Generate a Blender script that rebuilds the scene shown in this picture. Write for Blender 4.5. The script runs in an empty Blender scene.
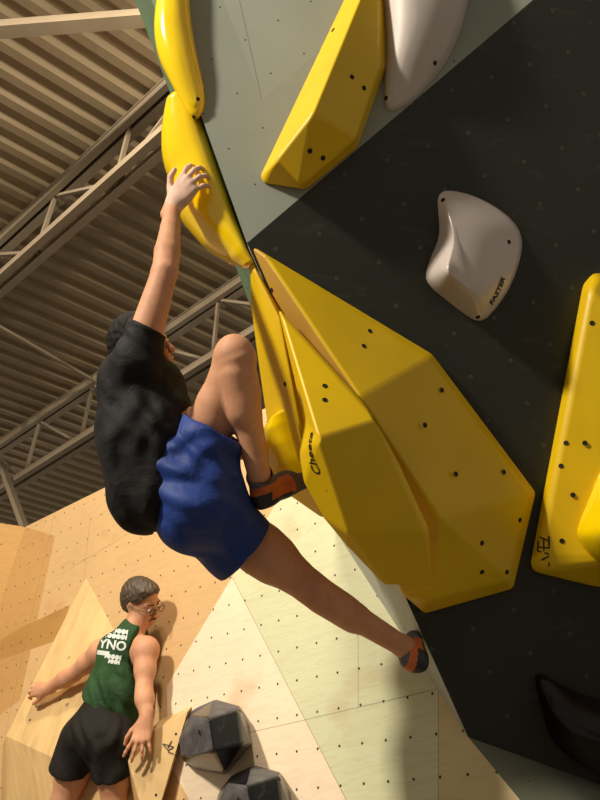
import bpy, bmesh, math, random
import numpy as np
from mathutils import Vector, Matrix
from mathutils.bvhtree import BVHTree
random.seed(7)
SC = bpy.context.scene
COL = SC.collection
# ------------------------------------------------------------------ camera
FPX = 740.0; TH = math.radians(38.5)
O = np.array([0, 0, 1.5])
RR = np.array([1.0, 0, 0]); FF = np.array([0, math.cos(TH), math.sin(TH)]); UU = np.array([0, -math.sin(TH), math.cos(TH)])
cd = bpy.data.cameras.new('camera'); cam = bpy.data.objects.new('camera', cd); COL.objects.link(cam)
cam.location = O; cam.rotation_euler = (math.pi/2 + TH, 0, 0)
cd.sensor_fit = 'HORIZONTAL'; cd.sensor_width = 36; cd.lens = 36*FPX/600; cd.clip_start = .05
SC.camera = cam
# ------------------------------------------------------------------ light
SC.view_settings.view_transform = 'Standard'; SC.view_settings.look = 'None'
SC.view_settings.gamma = 1; SC.view_settings.exposure = 0.0
w = bpy.data.worlds.new('world'); SC.world = w; w.use_nodes = True
w.node_tree.nodes['Background'].inputs[0].default_value = (1, .89, .73, 1)
w.node_tree.nodes['Background'].inputs[1].default_value = .30
def lamp(name, loc, target, power, size, col):
    l = bpy.data.lights.new(name, 'AREA'); l.energy = power; l.size = size; l.color = col
    o = bpy.data.objects.new(name, l); COL.objects.link(o); o.location = loc
    o.rotation_euler = (Vector(target)-Vector(loc)).to_track_quat('-Z', 'Y').to_euler()
    return o
LDIR = np.array([-.66, -.60, .39]); LDIR /= np.linalg.norm(LDIR)
keypos = np.array([-.2, 1.9, 3.3]) + LDIR*6.5
lamp('hall_floodlight', keypos, (-.2, 1.9, 3.3), 590, .50, (1, .93, .79))
lamp('hall_ceiling_lamp', (-1.0, 1.0, 6.4), (-.5, 3.0, 2.5), 150, .4, (1, .90, .72))
# ------------------------------------------------------------------ helpers
def ray(x, y): return FF + RR*(x-300)/FPX + UU*(400-y)/FPX
def P(x, y, d): return O + ray(x, y)*d
class Plane:
    """wall plane; pt(x, y, h) is the point h metres proud of it"""
    def __init__(s, p, n, up=(0, 0, 1)):
        s.p = np.array(p, float); s.n = np.array(n, float)/np.linalg.norm(n)
        if s.n @ (O-s.p) < 0: s.n = -s.n
        v = np.array(up, float); v -= s.n*(v@s.n); s.v = v/np.linalg.norm(v); s.u = np.cross(s.v, s.n)
    def pt(s, x, y, h=0.0):
        r = ray(x, y); return O + r*(((s.p+s.n*h-O)@s.n)/(r@s.n))
    def loc(s, q): q = np.array(q)-s.p; return np.array([q@s.u, q@s.v])
    def at(s, a, b, h=0.0): return s.p+s.u*a+s.v*b+s.n*h
    def matrix(s):
        m = Matrix.Identity(4)
        for i in range(3): m[i][0], m[i][1], m[i][2], m[i][3] = s.u[i], s.v[i], s.n[i], s.p[i]
        return m
def plane3(a, b, c): return Plane(a, np.cross(np.array(b)-a, np.array(c)-a))
def nrm(az, al):
    az, al = math.radians(az), math.radians(al)
    return np.array([math.sin(az)*math.cos(al), math.cos(az)*math.cos(al), -math.sin(al)])
def tag(o, label=None, cat=None, group=None, kind=None):
    if label: o['label'] = label
    if cat: o['category'] = cat
    if group: o['group'] = group
    if kind: o['kind'] = kind
    return o
def mk(name, verts, faces, mats, parent=None, origin=None, midx=None, smooth=False, matrix=None):
    me = bpy.data.meshes.new(name)
    v = np.array(verts, float)
    if matrix is not None:
        inv = np.array(matrix.inverted()); v = v@inv[:3, :3].T + inv[:3, 3]
        org = None
    else:
        if parent is not None: org = np.array(parent['_o'][:]) if '_o' in parent else np.array(parent.location)
        elif origin is None: org = np.array([(v[:, 0].min()+v[:, 0].max())/2, (v[:, 1].min()+v[:, 1].max())/2, v[:, 2].min()])
        else: org = np.array(origin, float)
        v = v-org
    me.from_pydata([tuple(q) for q in v.tolist()], [], [tuple(int(i) for i in f) for f in faces])
    for m in (mats if isinstance(mats, (list, tuple)) else [mats]): me.materials.append(m)
    if midx is not None: me.polygons.foreach_set('material_index', np.array(midx, np.int32))
    if smooth: me.polygons.foreach_set('use_smooth', [True]*len(me.polygons))
    me.update()
    o = bpy.data.objects.new(name, me); COL.objects.link(o)
    if matrix is not None: o.matrix_world = matrix
    elif parent is None: o.location = org
    if parent is not None: o.parent = parent
    return o
def bvh_of(o):
    dg = bpy.context.evaluated_depsgraph_get(); dg.update()
    e = o.evaluated_get(dg); me = e.to_mesh()
    org = root_org(o)
    vs = [Vector(v.co)+org for v in me.vertices]; fs = [tuple(p.vertices) for p in me.polygons]
    e.to_mesh_clear(); return BVHTree.FromPolygons(vs, fs)
def root_org(o):
    while o.parent: o = o.parent
    return Vector(o.location)
# ------------------------------------------------------------------ materials
def s2l(c): return tuple((x/255/12.92 if x/255 <= .04045 else ((x/255+.055)/1.055)**2.4) for x in c)
class NT:
    def __init__(s, name):
        s.m = bpy.data.materials.new(name); s.m.use_nodes = True; s.t = s.m.node_tree; s.b = s.t.nodes['Principled BSDF']
        s.tc = s.n('ShaderNodeTexCoord').outputs['Object']
    def n(s, t, **k):
        nd = s.t.nodes.new(t)
        for a, v in k.items(): setattr(nd, a, v)
        return nd
    def put(s, sock, v):
        if isinstance(v, bpy.types.NodeSocket): s.t.links.new(v, sock)
        else: sock.default_value = v
    def math(s, op, a, b=0.0, clamp=False):
        m = s.n('ShaderNodeMath', operation=op); m.use_clamp = clamp; s.put(m.inputs[0], a); s.put(m.inputs[1], b); return m.outputs[0]
    def mix(s, f, a, b, mode='MIX'):
        m = s.n('ShaderNodeMix', data_type='RGBA', blend_type=mode); s.put(m.inputs[0], f)
        for q, v in ((m.inputs[6], a), (m.inputs[7], b)): s.put(q, v if isinstance(v, bpy.types.NodeSocket) else (*v[:3], 1))
        return m.outputs[2]
    def noise(s, scale, detail=4, stretch=None, rough=.5, dist=0):
        c = s.tc
        if stretch:
            mp = s.n('ShaderNodeMapping'); mp.inputs['Scale'].default_value = stretch; s.put(mp.inputs[0], c); c = mp.outputs[0]
        t = s.n('ShaderNodeTexNoise'); s.put(t.inputs['Vector'], c); t.inputs['Scale'].default_value = scale
        t.inputs['Detail'].default_value = detail; t.inputs['Roughness'].default_value = rough; t.inputs['Distortion'].default_value = dist
        return t.outputs[0]
    def ramp(s, v, lo, hi, clamp=True):
        r = s.n('ShaderNodeMapRange'); r.clamp = clamp; s.put(r.inputs[0], v); r.inputs[1].default_value = lo; r.inputs[2].default_value = hi; return r.outputs[0]
    def xyz(s):
        q = s.n('ShaderNodeSeparateXYZ'); s.put(q.inputs[0], s.tc); return q.outputs
    def bump(s, h, strength=.2, dist=.01):
        b = s.n('ShaderNodeBump'); b.inputs['Strength'].default_value = strength; b.inputs['Distance'].default_value = dist
        s.put(b.inputs['Height'], h); s.put(s.b.inputs['Normal'], b.outputs[0])
    def done(s, col, rough=.6, metal=0, spec=.5, coat=0, sss=0):
        s.put(s.b.inputs['Base Color'], col if isinstance(col, bpy.types.NodeSocket) else (*col[:3], 1))
        s.put(s.b.inputs['Roughness'], rough); s.b.inputs['Metallic'].default_value = metal
        s.b.inputs['Specular IOR Level'].default_value = spec; s.b.inputs['Coat Weight'].default_value = coat
        s.b.inputs['Coat Roughness'].default_value = .08
        if sss: s.b.inputs['Subsurface Weight'].default_value = sss; s.b.inputs['Subsurface Radius'].default_value = (.02, .008, .004); s.b.inputs['Subsurface Scale'].default_value = .6
        return s.m
def simple(name, rgb, rough=.6, metal=0, var=.12, scale=8, bump=0, bscale=60, coat=0, spec=.5, sss=0, stretch=None):
    t = NT(name); c = s2l(rgb); n = t.noise(scale, 5, stretch)
    col = t.mix(t.ramp(n, .3, .7), tuple(x*(1-var) for x in c), tuple(min(1, x*(1+var)) for x in c))
    if bump: t.bump(t.noise(bscale, 3), bump, .004)
    return t.done(col, rough, metal, spec, coat, sss)
def wall_mat(name, pl, base, var, dot, gap=(.12, .15), zones=(), seams=(), grain=.0, rough=.6, smear=0, dotr=.0055, off=(0, 0), rot=0, zvar=.12):
    """zones: (list of px points of a convex region, colour); seams: pairs of px points"""
    t = NT(name); o = t.xyz(); X, Y = o[0], o[1]
    col = t.mix(t.ramp(t.noise(1.3, 5), .3, .7), tuple(x*(1-var) for x in s2l(base)), tuple(min(1, x*(1+var)) for x in s2l(base)))
    def half(a, b, inside):
        a, b, c = (pl.loc(pl.pt(*q)) for q in (a, b, inside)); d = b-a; n = np.array([-d[1], d[0]])/np.linalg.norm(d)
        if n@(c-a) < 0: n = -n
        return t.math('ADD', t.math('ADD', t.math('MULTIPLY', X, float(n[0])), t.math('MULTIPLY', Y, float(n[1]))), float(-n@a))
    for pts, zc in zones:
        cen = tuple(np.mean(pts, axis=0)); m = None
        for i in range(len(pts)):
            hh = half(pts[i], pts[(i+1) % len(pts)], cen); m = hh if m is None else t.math('MINIMUM', m, hh)
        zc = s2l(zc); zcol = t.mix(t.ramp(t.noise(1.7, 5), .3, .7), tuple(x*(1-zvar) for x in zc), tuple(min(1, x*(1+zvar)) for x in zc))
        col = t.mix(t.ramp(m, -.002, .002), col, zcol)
    if grain:
        g = t.noise(5, 6, (1.2, 9, 1), .6, 1.5); col = t.mix(t.math('MULTIPLY', t.ramp(g, .45, .75), grain), col, (.30, .17, .07), 'MULTIPLY')
        k = t.noise(2.3, 2); col = t.mix(t.math('MULTIPLY', t.ramp(k, .62, .75), .35), col, (.75, .42, .25), 'MULTIPLY')
    for a, b in seams:
        mid = (a[0]+b[0])/2+9.3, (a[1]+b[1])/2+5.1
        hh = t.math('ABSOLUTE', half(a, b, mid))
        pa, pb = pl.loc(pl.pt(*a)), pl.loc(pl.pt(*b)); d = pb-pa; L = np.linalg.norm(d); d /= L
        al = t.math('ADD', t.math('ADD', t.math('MULTIPLY', X, float(d[0])), t.math('MULTIPLY', Y, float(d[1]))), float(-d@pa))
        inn = t.math('MULTIPLY', t.math('GREATER_THAN', al, 0.0), t.math('LESS_THAN', al, float(L)))
        ln = t.math('MULTIPLY', t.math('LESS_THAN', hh, .0016), inn); col = t.mix(t.math('MULTIPLY', ln, .55), col, (.1, .07, .04))
    if smear:
        sm = t.noise(3.2, 7, (1, 2.5, 1), .7, 2.0); col = t.mix(t.math('MULTIPLY', t.ramp(sm, .58, .8), smear), col, (.55, .52, .45))
        sp = t.noise(38, 2); col = t.mix(t.math('MULTIPLY', t.ramp(sp, .76, .8), smear), col, (.7, .68, .6))
    # t-nut holes on a regular drilling grid
    c, s = math.cos(rot), math.sin(rot)
    def cell(a, b, g, of): 
        q = t.math('ADD', t.math('MULTIPLY', X, a/g), t.math('MULTIPLY', Y, b/g)); q = t.math('ADD', q, 100.5+of)
        return t.math('MULTIPLY', t.math('SUBTRACT', t.math('FRACT', q), .5), g)
    gx, gy = cell(c, s, gap[0], off[0]), cell(-s, c, gap[1], off[1])
    r = t.math('SQRT', t.math('ADD', t.math('MULTIPLY', gx, gx), t.math('MULTIPLY', gy, gy)))
    col = t.mix(t.math('MULTIPLY', t.math('LESS_THAN', r, dotr*1.7), .22 if smear else 0.0), col, (.42, .40, .34))
    col = t.mix(t.math('MULTIPLY', t.math('LESS_THAN', r, dotr), dot), col, (.02, .016, .01))
    t.bump(t.noise(22, 5, (1, 4, 1)), .08, .004)
    return t.done(col, rough, spec=.3)
YEL = (240, 195, 0)
M = {}
M['yellow'] = simple('yellow_fibreglass', (226, 185, 4), .42, var=.07, scale=4, bump=.05, bscale=180)
M['yellow_gloss'] = simple('yellow_gloss_polyurethane', (250, 210, 6), .12, var=.04, scale=5, coat=.6)
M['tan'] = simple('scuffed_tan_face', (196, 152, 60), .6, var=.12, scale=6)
M['white'] = simple('white_polyurethane', (206, 192, 184), .22, var=.05, scale=6, coat=.4)
M['offwhite'] = simple('matte_white_polyurethane', (196, 184, 176), .5, var=.06, scale=6)
M['hole'] = simple('dark_hole', (22, 16, 8), .8, var=.1)
M['print'] = simple('black_print', (30, 24, 10), .6, var=.05)
M['bolt'] = simple('steel_bolt', (150, 150, 150), .35, metal=.8)
M['steel'] = simple('cream_painted_steel', (154, 136, 112), .55, var=.08, scale=3)
M['deck'] = simple('painted_roof_deck', (164, 142, 110), .6, var=.10, scale=1.2)
t = NT('scuffed_black_hold'); c = t.mix(t.ramp(t.noise(9, 7, None, .7, 1.0), .58, .95), s2l((24, 24, 28)), s2l((84, 82, 84)))
t.bump(t.noise(60, 4), .3, .004); M['black_hold'] = t.done(c, .28)
t = NT('scuffed_lit_black_hold'); c = t.mix(t.ramp(t.noise(9, 7, None, .7, 1.0), .4, .85), s2l((62, 61, 66)), s2l((112, 110, 110)))  # lighter copy of the black hold: light on its facets put into the colour
t.bump(t.noise(60, 4), .3, .004); M['lit_black_hold'] = t.done(c, .6)
M['brown_gloss'] = simple('dark_brown_gloss', (24, 15, 13), .30, var=.2, spec=.3)
def wood(name, rgb, sc=6):
    t = NT(name); c = s2l(rgb); g = t.noise(sc, 6, (1, 7, 1), .6, 1.2)
    col = t.mix(t.ramp(g, .35, .75), c, tuple(x*.72 for x in c)); k = t.noise(14, 1)
    col = t.mix(t.math('MULTIPLY', t.ramp(k, .76, .80), .6), col, (.12, .07, .03)); return t.done(col, .55, spec=.3)
M['ply'] = wood('birch_plywood', (224, 186, 128), 3); M['ply_edge'] = wood('plywood_side', (186, 142, 82))
t = NT('skin_light'); n = t.noise(9, 5); c = t.mix(t.ramp(n, .3, .7), s2l((196, 140, 106)), s2l((216, 160, 124))); t.bump(t.noise(140, 3), .15, .002)
M['skin'] = t.done(t.mix(t.math('MULTIPLY', t.ramp(t.noise(45, 5, None, .7), .45, .75), .3), c, (.75, .45, .3), 'MULTIPLY'), .58, spec=.35, sss=.10)
M['chalk_skin'] = simple('chalked_skin', (214, 176, 156), .7, var=.12, scale=30)
t = NT('black_cotton'); t.bump(t.noise(10, 4, (1, 1, 1), .5, 1.0), .5, .02); M['tee'] = t.done(s2l((22, 21, 21)), .75, spec=.25)
t = NT('blue_sport_cloth'); c = t.mix(t.ramp(t.noise(7, 4), .3, .7), s2l((28, 52, 118)), s2l((34, 62, 136))); t.bump(t.noise(14, 4, (1, 1, 1), .5, 1.0), .4, .015); M['blue'] = t.done(c, .6, spec=.3)
t = NT('green_cotton'); c = t.mix(t.ramp(t.noise(9, 4), .3, .7), s2l((38, 66, 38)), s2l((50, 80, 46))); t.bump(t.noise(16, 4, None, .5, 1.0), .5, .015); M['green'] = t.done(c, .8, spec=.2)
t = NT('black_sport_cloth'); t.bump(t.noise(16, 4, None, .5, 1.0), .4, .015); M['blackshort'] = t.done(s2l((31, 28, 24)), .75, spec=.2)
t = NT('dark_hair'); t.bump(t.noise(60, 4, (1, 1, .3)), .8, .01); M['hair'] = t.done(s2l((20, 15, 12)), .75, spec=.2)
t = NT('brown_hair'); t.bump(t.noise(60, 4, (1, 1, .3)), .8, .01); M['hair2'] = t.done(t.mix(t.noise(40, 3), s2l((50, 38, 28)), s2l((92, 72, 52))), .55)
M['shoe_grey'] = simple('grey_shoe_suede', (92, 90, 100), .7, var=.2, scale=30)
M['shoe_orange'] = simple('orange_shoe_leather', (205, 108, 52), .6, var=.15, scale=30)
M['rubber'] = simple('black_shoe_rubber', (40, 40, 44), .5, var=.2, scale=30)
M['white_print'] = simple('white_shirt_print', (205, 210, 205), .7, var=.1, scale=40)
M['eye'] = simple('eye_dark', (30, 20, 16), .2); M['eyewhite'] = simple('eye_white', (225, 215, 205), .3); M['lip'] = simple('lips', (165, 88, 76), .5)
M['purple'] = simple('purple_paint', (96, 78, 128), .6)
# ------------------------------------------------------------------ wall planes
PD = Plane(P(466, 737, 2.65), nrm(168, 35))
P0 = PD.pt(247, 243); Q = PD.pt(640, -91); P1 = PD.pt(468, 737)
A = P(160, 0, 2.8); A2 = P0+(A-P0)*1.9
PG = plane3(P0, Q, A)
PB = Plane(P(150, 700, 3.8), nrm(-140, 4))
Cc = PB.pt(335, 530); Ctop = P(135, 0, 3.3)
E1 = PD.pt(800, 857); Bq = PB.pt(520, 800)
PL = plane3(P1, E1, Bq)
PS = plane3(P0, P1, Cc); PS2 = plane3(P0, Cc, Ctop)
def slab(name, pts, pl, mat, thick=.06, label=None):
    """wall panel with thickness behind its face"""
    n = len(pts); cen = np.mean(pts, axis=0); v = [np.array(p) for p in pts]+[np.array(p)-pl.n*thick+(cen-p)/np.linalg.norm(cen-p)*thick*2.5 for p in pts]
    f = [list(range(n)), [2*n-1-i for i in range(n)]]+[[i, i+n, (i+1) % n+n, (i+1) % n] for i in range(n)]
    a = np.cross(v[1]-v[0], v[2]-v[1])
    if a@pl.n < 0: f = [q[::-1] for q in f]
    o = mk(name, v, f, mat, matrix=pl.matrix()); return tag(o, label, kind='structure')
def drop(pl, p, z=0.0): return p - pl.v*((p[2]-z)/pl.v[2])
# floor and ceiling
mk_floor = mk('floor', [(-9, -6, 0), (8, -6, 0), (8, 12, 0), (-9, 12, 0), (-9, -6, -.3), (8, -6, -.3), (8, 12, -.3), (-9, 12, -.3)],
    [(0, 1, 2, 3), (7, 6, 5, 4), (0, 4, 5, 1), (1, 5, 6, 2), (2, 6, 7, 3), (3, 7, 4, 0)], simple('grey_floor_mat', (105, 100, 92), .8)); tag(mk_floor, kind='structure')
MD = wall_mat('dark_wall_paint', PD, (50, 51, 44), .12, .8, (.17, .17), smear=.09, rot=.5, rough=.5, dotr=.004)
Dpts = [P0, Q, PD.pt(860, -91), PD.pt(860, 879), P1]
slab('wall_right', Dpts, PD, MD)
MG = wall_mat('grey_green_wall_paint', PG, (148, 151, 138), .10, .85, (.15, .17), smear=.22, rot=.62, dotr=.004,
    zones=[([(200, -60), (380, -60), (380, 0), (262, 100)], (154, 157, 144))], seams=[((262, 100), (235, -20))])
slab('wall_front', [P0, A2, A2+(Q-P0)*1.05, Q], PG, MG)
MS = wall_mat('pale_grey_wall_paint', PS, (186, 187, 172), .08, .6, (.15, .15), smear=.2)
slab('wall_left_lower', [P0, P1, Cc], PS, MS)
MS2 = wall_mat('green_wall_paint', PS2, (92, 112, 86), .1, .5, (.15, .15))
Bk = Cc+(Ctop-Cc)*1.5
slab('wall_left_upper', [P0, Cc, Bk, A2+(A2-A)*.05], PS2, MS2, .02)
ML = wall_mat('grey_base_paint', PL, (120, 122, 104), .1, .7, (.17, .17), smear=.15)
slab('wall_base', [P1, Bq, drop(PL, Bq), drop(PL, E1), E1], PL, ML)
MB = wall_mat('birch_plywood_wall', PB, (208, 170, 120), .06, .95, (.112, .142), grain=.16, rot=-.06, zvar=.05, off=(.2, .3),
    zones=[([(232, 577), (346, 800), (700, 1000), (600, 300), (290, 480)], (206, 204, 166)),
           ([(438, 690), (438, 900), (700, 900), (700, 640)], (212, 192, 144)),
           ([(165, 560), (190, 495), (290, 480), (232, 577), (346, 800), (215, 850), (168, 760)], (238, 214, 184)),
           ([(-60, 560), (25, 527), (55, 536), (20, 700), (-60, 760)], (192, 148, 92)),  # far left: warm tint of the lighting painted into the wood colour
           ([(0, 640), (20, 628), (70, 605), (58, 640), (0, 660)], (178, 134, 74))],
    seams=[((55, 510), (5, 735)), ((84, 578), (90, 520)), ((84, 578), (96, 650)), ((60, 575), (175, 505)), ((358, 600), (358, 707)), ((438, 690), (438, 800)),
           ((300, 721), (436, 689)), ((195, 745), (300, 721)), ((232, 577), (346, 800))])
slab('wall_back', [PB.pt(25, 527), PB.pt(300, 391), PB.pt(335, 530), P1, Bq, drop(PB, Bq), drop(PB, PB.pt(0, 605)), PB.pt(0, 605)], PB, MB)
c0 = PB.pt(25, 527); c1 = PB.pt(0, 605); r = ray(0, 523); c2 = O+r*((c0[2]-1.5)/r[2]); c2 = c0+(c2-c0)*6
PB2 = plane3(c0, c1, c2)
MB2 = wall_mat('birch_plywood_side_wall', PB2, (204, 160, 98), .06, .8, (.13, .15), grain=.2)
slab('wall_left', [c0, c1, drop(PB, c1), drop(PB2, c2), c2], PB2, MB2)
# roof: corrugated deck, slightly pitched
az = math.radians(51); rib = np.array([math.sin(az)*math.cos(math.radians(3)), math.cos(az)*math.cos(math.radians(3)), math.sin(math.radians(3))])
azt = math.radians(-49.3); tr = np.array([math.sin(azt), math.cos(azt), 0])
RO = np.array([-1.4, 3.34, 7.0]); rn = np.cross(rib, tr); rn *= np.sign(rn[2])
vs = []; fs = []; s = -7.0; prof = []
while s < 11.0:
    for ds, hh in ((0, 0), (.075, 0), (.115, .045), (.175, .045)): prof.append((s+ds, hh))
    s += .212
for ds, hh in prof:
    for tt in (-6, 12): vs.append(RO+tr*ds+rib*tt+rn*(hh+.1))
for i in range(len(prof)-1): fs.append([2*i, 2*i+1, 2*i+3, 2*i+2])
n0 = len(vs); vs += [v+rn*.05 for v in vs]; fs += [[a+n0 for a in f[::-1]] for f in fs]
ce = mk('ceiling', vs, fs, M['deck'], origin=RO); tag(ce, kind='structure')
def bar(a, b, wd, ht, up=(0, 0, 1)):
    a = np.array(a, float); b = np.array(b, float); d = (b-a)/np.linalg.norm(b-a); s_ = np.cross(d, up); s_ /= np.linalg.norm(s_); u = np.cross(s_, d)
    v = [p+s_*x*wd/2+u*y*ht/2 for p in (a, b) for x, y in ((-1, -1), (1, -1), (1, 1), (-1, 1))]
    return v, [(0, 3, 2, 1), (4, 5, 6, 7), (0, 1, 5, 4), (1, 2, 6, 5), (2, 3, 7, 6), (3, 0, 4, 7)]
def bars(lst):
    V, F = [], []
    for L in lst:
        v, f = bar(*L); k = len(V); V += v; F += [[i+k for i in q] for q in f]
    return V, F
def truss(base, lo, hi, depth, joints, flip, label, dz=0):
    top = lambda s: base+tr*s; bot = lambda s: base+tr*s-np.array([0, 0, depth])
    e = bpy.data.objects.new('roof_truss', None); COL.objects.link(e); e.location = base; tag(e, label, 'roof truss', 'steel trusses under the roof deck')
    side = np.cross(tr, (0, 0, 1))
    v, f = bars([(top(lo)+side*.045, top(hi)+side*.045, .07, .10), (top(lo)-side*.045, top(hi)-side*.045, .05, .10), (top(lo)+np.array([0, 0, .05]), top(hi)+np.array([0, 0, .05]), .17, .012)])
    mk('top_chord', v, f, M['steel'], e)
    v, f = bars([(bot(lo)+side*.05, bot(hi)+side*.05, .06, .09), (bot(lo)-side*.05, bot(hi)-side*.05, .06, .09)])
    mk('bottom_chord', v, f, M['steel'], e)
    for i, j in enumerate(joints):
        v, f = bar(top(j), bot(j), .032, .032, up=tuple(tr)); mk('vertical_web', v, f, M['steel'], e)
        if i+1 < len(joints):
            k = joints[i+1]; a, b = (top(k), bot(j)) if not flip(i) else (top(j), bot(k))
            v, f = bar(a, b, .03, .03, up=tuple(np.cross(tr, (0, 0, 1)))); mk('diagonal_web', v, f, M['steel'], e)
    return e
def atz(x, y, z): r = ray(x, y); return O+r*((z-O[2])/r[2])
b1 = atz(130, 127, 6.99); b2 = atz(93, 385, 7.05)
truss(b1, -3.2, 8, .76, [-2.06, -1.03, 0, 1.03, 2.06, 3.09, 4.12, 5.15], lambda i: i < 2, 'steel roof truss crossing the upper left, nearer the camera')
truss(b2, -7, 8, .84, [-6.3, -5.25, -4.2, -3.15, -2.1, -1.05, 0, 1.08, 2.16, 3.24, 4.32, 5.4], lambda i: False, 'steel roof truss behind the black-shirted climber, farther from the camera')
def beam(name, a, b, wd, ht, label, cat, mat=None):
    v, f = bar(a, b, wd, ht); o = mk(name, v, f, mat or M['steel']); return tag(o, label, cat)
ba = atz(-8, 30, 6.75); bb = atz(150, 17.5, 6.75)
beam('roof_beam', ba-(bb-ba)*1.5, bb+(bb-ba)*.6, .09, .10, 'pale steel beam across the top left corner of the roof', 'beam')
ba = atz(0, 327, 6.9); bb = atz(100, 384, 6.9)
beam('bracing_rod', ba-(bb-ba)*.9, bb+(bb-ba)*.12, .03, .03, 'thin bracing rod running across to the farther roof truss', 'rod')
beam('roof_brace', P(-4, 450, 9.0), P(25, 529, 7.8), .09, .05, 'slanted steel brace in the corner above the plywood wall', 'brace')
# ------------------------------------------------------------------ holds
def macro(name, pl, verts, faces, mats, label, cat='climbing hold', midx=None, bevel=.008, group=None, seg=3, depth=.02, sub=0):
    """faceted body: verts (px, py, height above wall); the loop named 'base' closes behind"""
    v = [pl.pt(*q) if len(q) == 3 else P(*q[:3]) for q in verts]   # a fourth value marks (px, py, distance)
    o = mk(name, v, faces, mats, midx=midx)
    bm = bmesh.new(); bm.from_mesh(o.data)
    be = [e for e in bm.edges if len(e.link_faces) == 1]
    if be:
        bmesh.ops.holes_fill(bm, edges=be)
    bmesh.ops.recalc_face_normals(bm, faces=bm.faces[:]); bm.to_mesh(o.data); bm.free()
    o.data.polygons.foreach_set('use_smooth', [True]*len(o.data.polygons))
    md = o.modifiers.new('bevel', 'BEVEL'); md.width = bevel; md.segments = seg; md.limit_method = 'ANGLE'; md.angle_limit = math.radians(12); md.harden_normals = True
    md.use_clamp_overlap = True
    return tag(o, label, cat, group)
def dome(name, pl, outline, spine, mat, label, prof=None, cat='climbing hold', n=96, rings=18, smooth=3, group=None, parent=None):
    """rounded hold: outline in px on the wall, spine = [(px, py, h)], rings run from the outline to the spine"""
    pts = np.array([pl.loc(pl.pt(*q[:2])) for q in outline]); pts2 = pts
    for _ in range(smooth):           # Chaikin rounding
        a = pts2; b = np.roll(pts2, -1, 0); pts2 = np.stack([a*.75+b*.25, a*.25+b*.75], 1).reshape(-1, 2)
    seg = np.linalg.norm(np.roll(pts2, -1, 0)-pts2, axis=1); cum = np.concatenate([[0], np.cumsum(seg)]); q = np.vstack([pts2, pts2[:1]])
    ts = np.linspace(0, cum[-1], n, endpoint=False); out = np.stack([np.interp(ts, cum, q[:, 0]), np.interp(ts, cum, q[:, 1])], 1)
    sp = np.array([[*pl.loc(pl.pt(x, y, h)), h] for x, y, h in spine])
    prof = prof or (lambda t: math.sqrt(max(0, 1-(1-t)**2)))
    # nearest spine point for each outline point (soft)
    fine = []
    for i in range(len(sp)-1):
        for k in range(12): fine.append(sp[i]+(sp[i+1]-sp[i])*k/12)
    fine.append(sp[-1]); fine = np.array(fine)
    V = []; F = []
    tgt = []
    for p in out:
        d = np.linalg.norm(fine[:, :2]-p, axis=1); wt = np.exp(-(d-d.min())/.02); wt /= wt.sum(); tgt.append(wt@fine)
    tgt = np.array(tgt)
    for _ in range(3): tgt = (np.roll(tgt, 1, 0)+tgt*2+np.roll(tgt, -1, 0))/4
    for k in range(-1, rings+1):
        for p, g in zip(out, tgt):
            if k == -1: V.append(pl.at(*p, -.005)); continue
            t_ = k/rings; u = 1-(1-t_)**1.4; xy = p+(g[:2]-p)*u; V.append(pl.at(*xy, .004+g[2]*prof(u)))
    R_ = rings+2
    for k in range(R_-1):
        for i in range(n): F.append([k*n+i, k*n+(i+1) % n, (k+1)*n+(i+1) % n, (k+1)*n+i])
    F.append(list(range(n))[::-1]); 
    o = mk(name, V, F, mat, smooth=True, parent=parent)
    bm = bmesh.new(); bm.from_mesh(o.data)
    last = sorted(bm.verts, key=lambda v: v.index)[-n:]
    bmesh.ops.remove_doubles(bm, verts=last, dist=.002)
    be = [e for e in bm.edges if len(e.link_faces) == 1]
    if be: bmesh.ops.holes_fill(bm, edges=be)
    bm.verts.ensure_lookup_table(); inner = [v for v in bm.verts if v.index >= 4*n or v.index < 0]
    for _ in range(14): bmesh.ops.smooth_vert(bm, verts=inner, factor=.5, use_axis_x=True, use_axis_y=True, use_axis_z=True)
    bmesh.ops.recalc_face_normals(bm, faces=bm.faces[:]); bm.to_mesh(o.data); bm.free()
    o.data.polygons.foreach_set('use_smooth', [True]*len(o.data.polygons))
    return tag(o, label, cat, group) if parent is None else o
def hit(o, x, y, bv=None):
    bv = bv or bvh_of(o); loc, no, *_ = bv.ray_cast(Vector(O), Vector(ray(x, y)).normalized())
    return (None, None) if loc is None else (np.array(loc), np.array(no))
def holes(o, pts, r=.0075):
    bv = bvh_of(o)
    for x, y in pts:
        loc, no = hit(o, x, y, bv)
        if loc is None: print('HOLE MISS', o.name, x, y); continue
        if no@(O-loc) < 0: no = -no
        a = np.cross(no, (.3, .5, .8)); a /= np.linalg.norm(a); b = np.cross(no, a); K = 14; V = []
        for rr, hh in ((r*1.25, -.001), (r*1.2, .0012), (r, .0014), (r*.9, .0006)):
            V += [loc+no*hh+(a*math.cos(2*math.pi*i/K)+b*math.sin(2*math.pi*i/K))*rr for i in range(K)]
        F = [[k*K+i, k*K+(i+1) % K, (k+1)*K+(i+1) % K, (k+1)*K+i] for k in range(3) for i in range(K)]+[[3*K+i for i in range(K)]]
        mk('bolt_hole', V, F, M['hole'], o)
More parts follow.
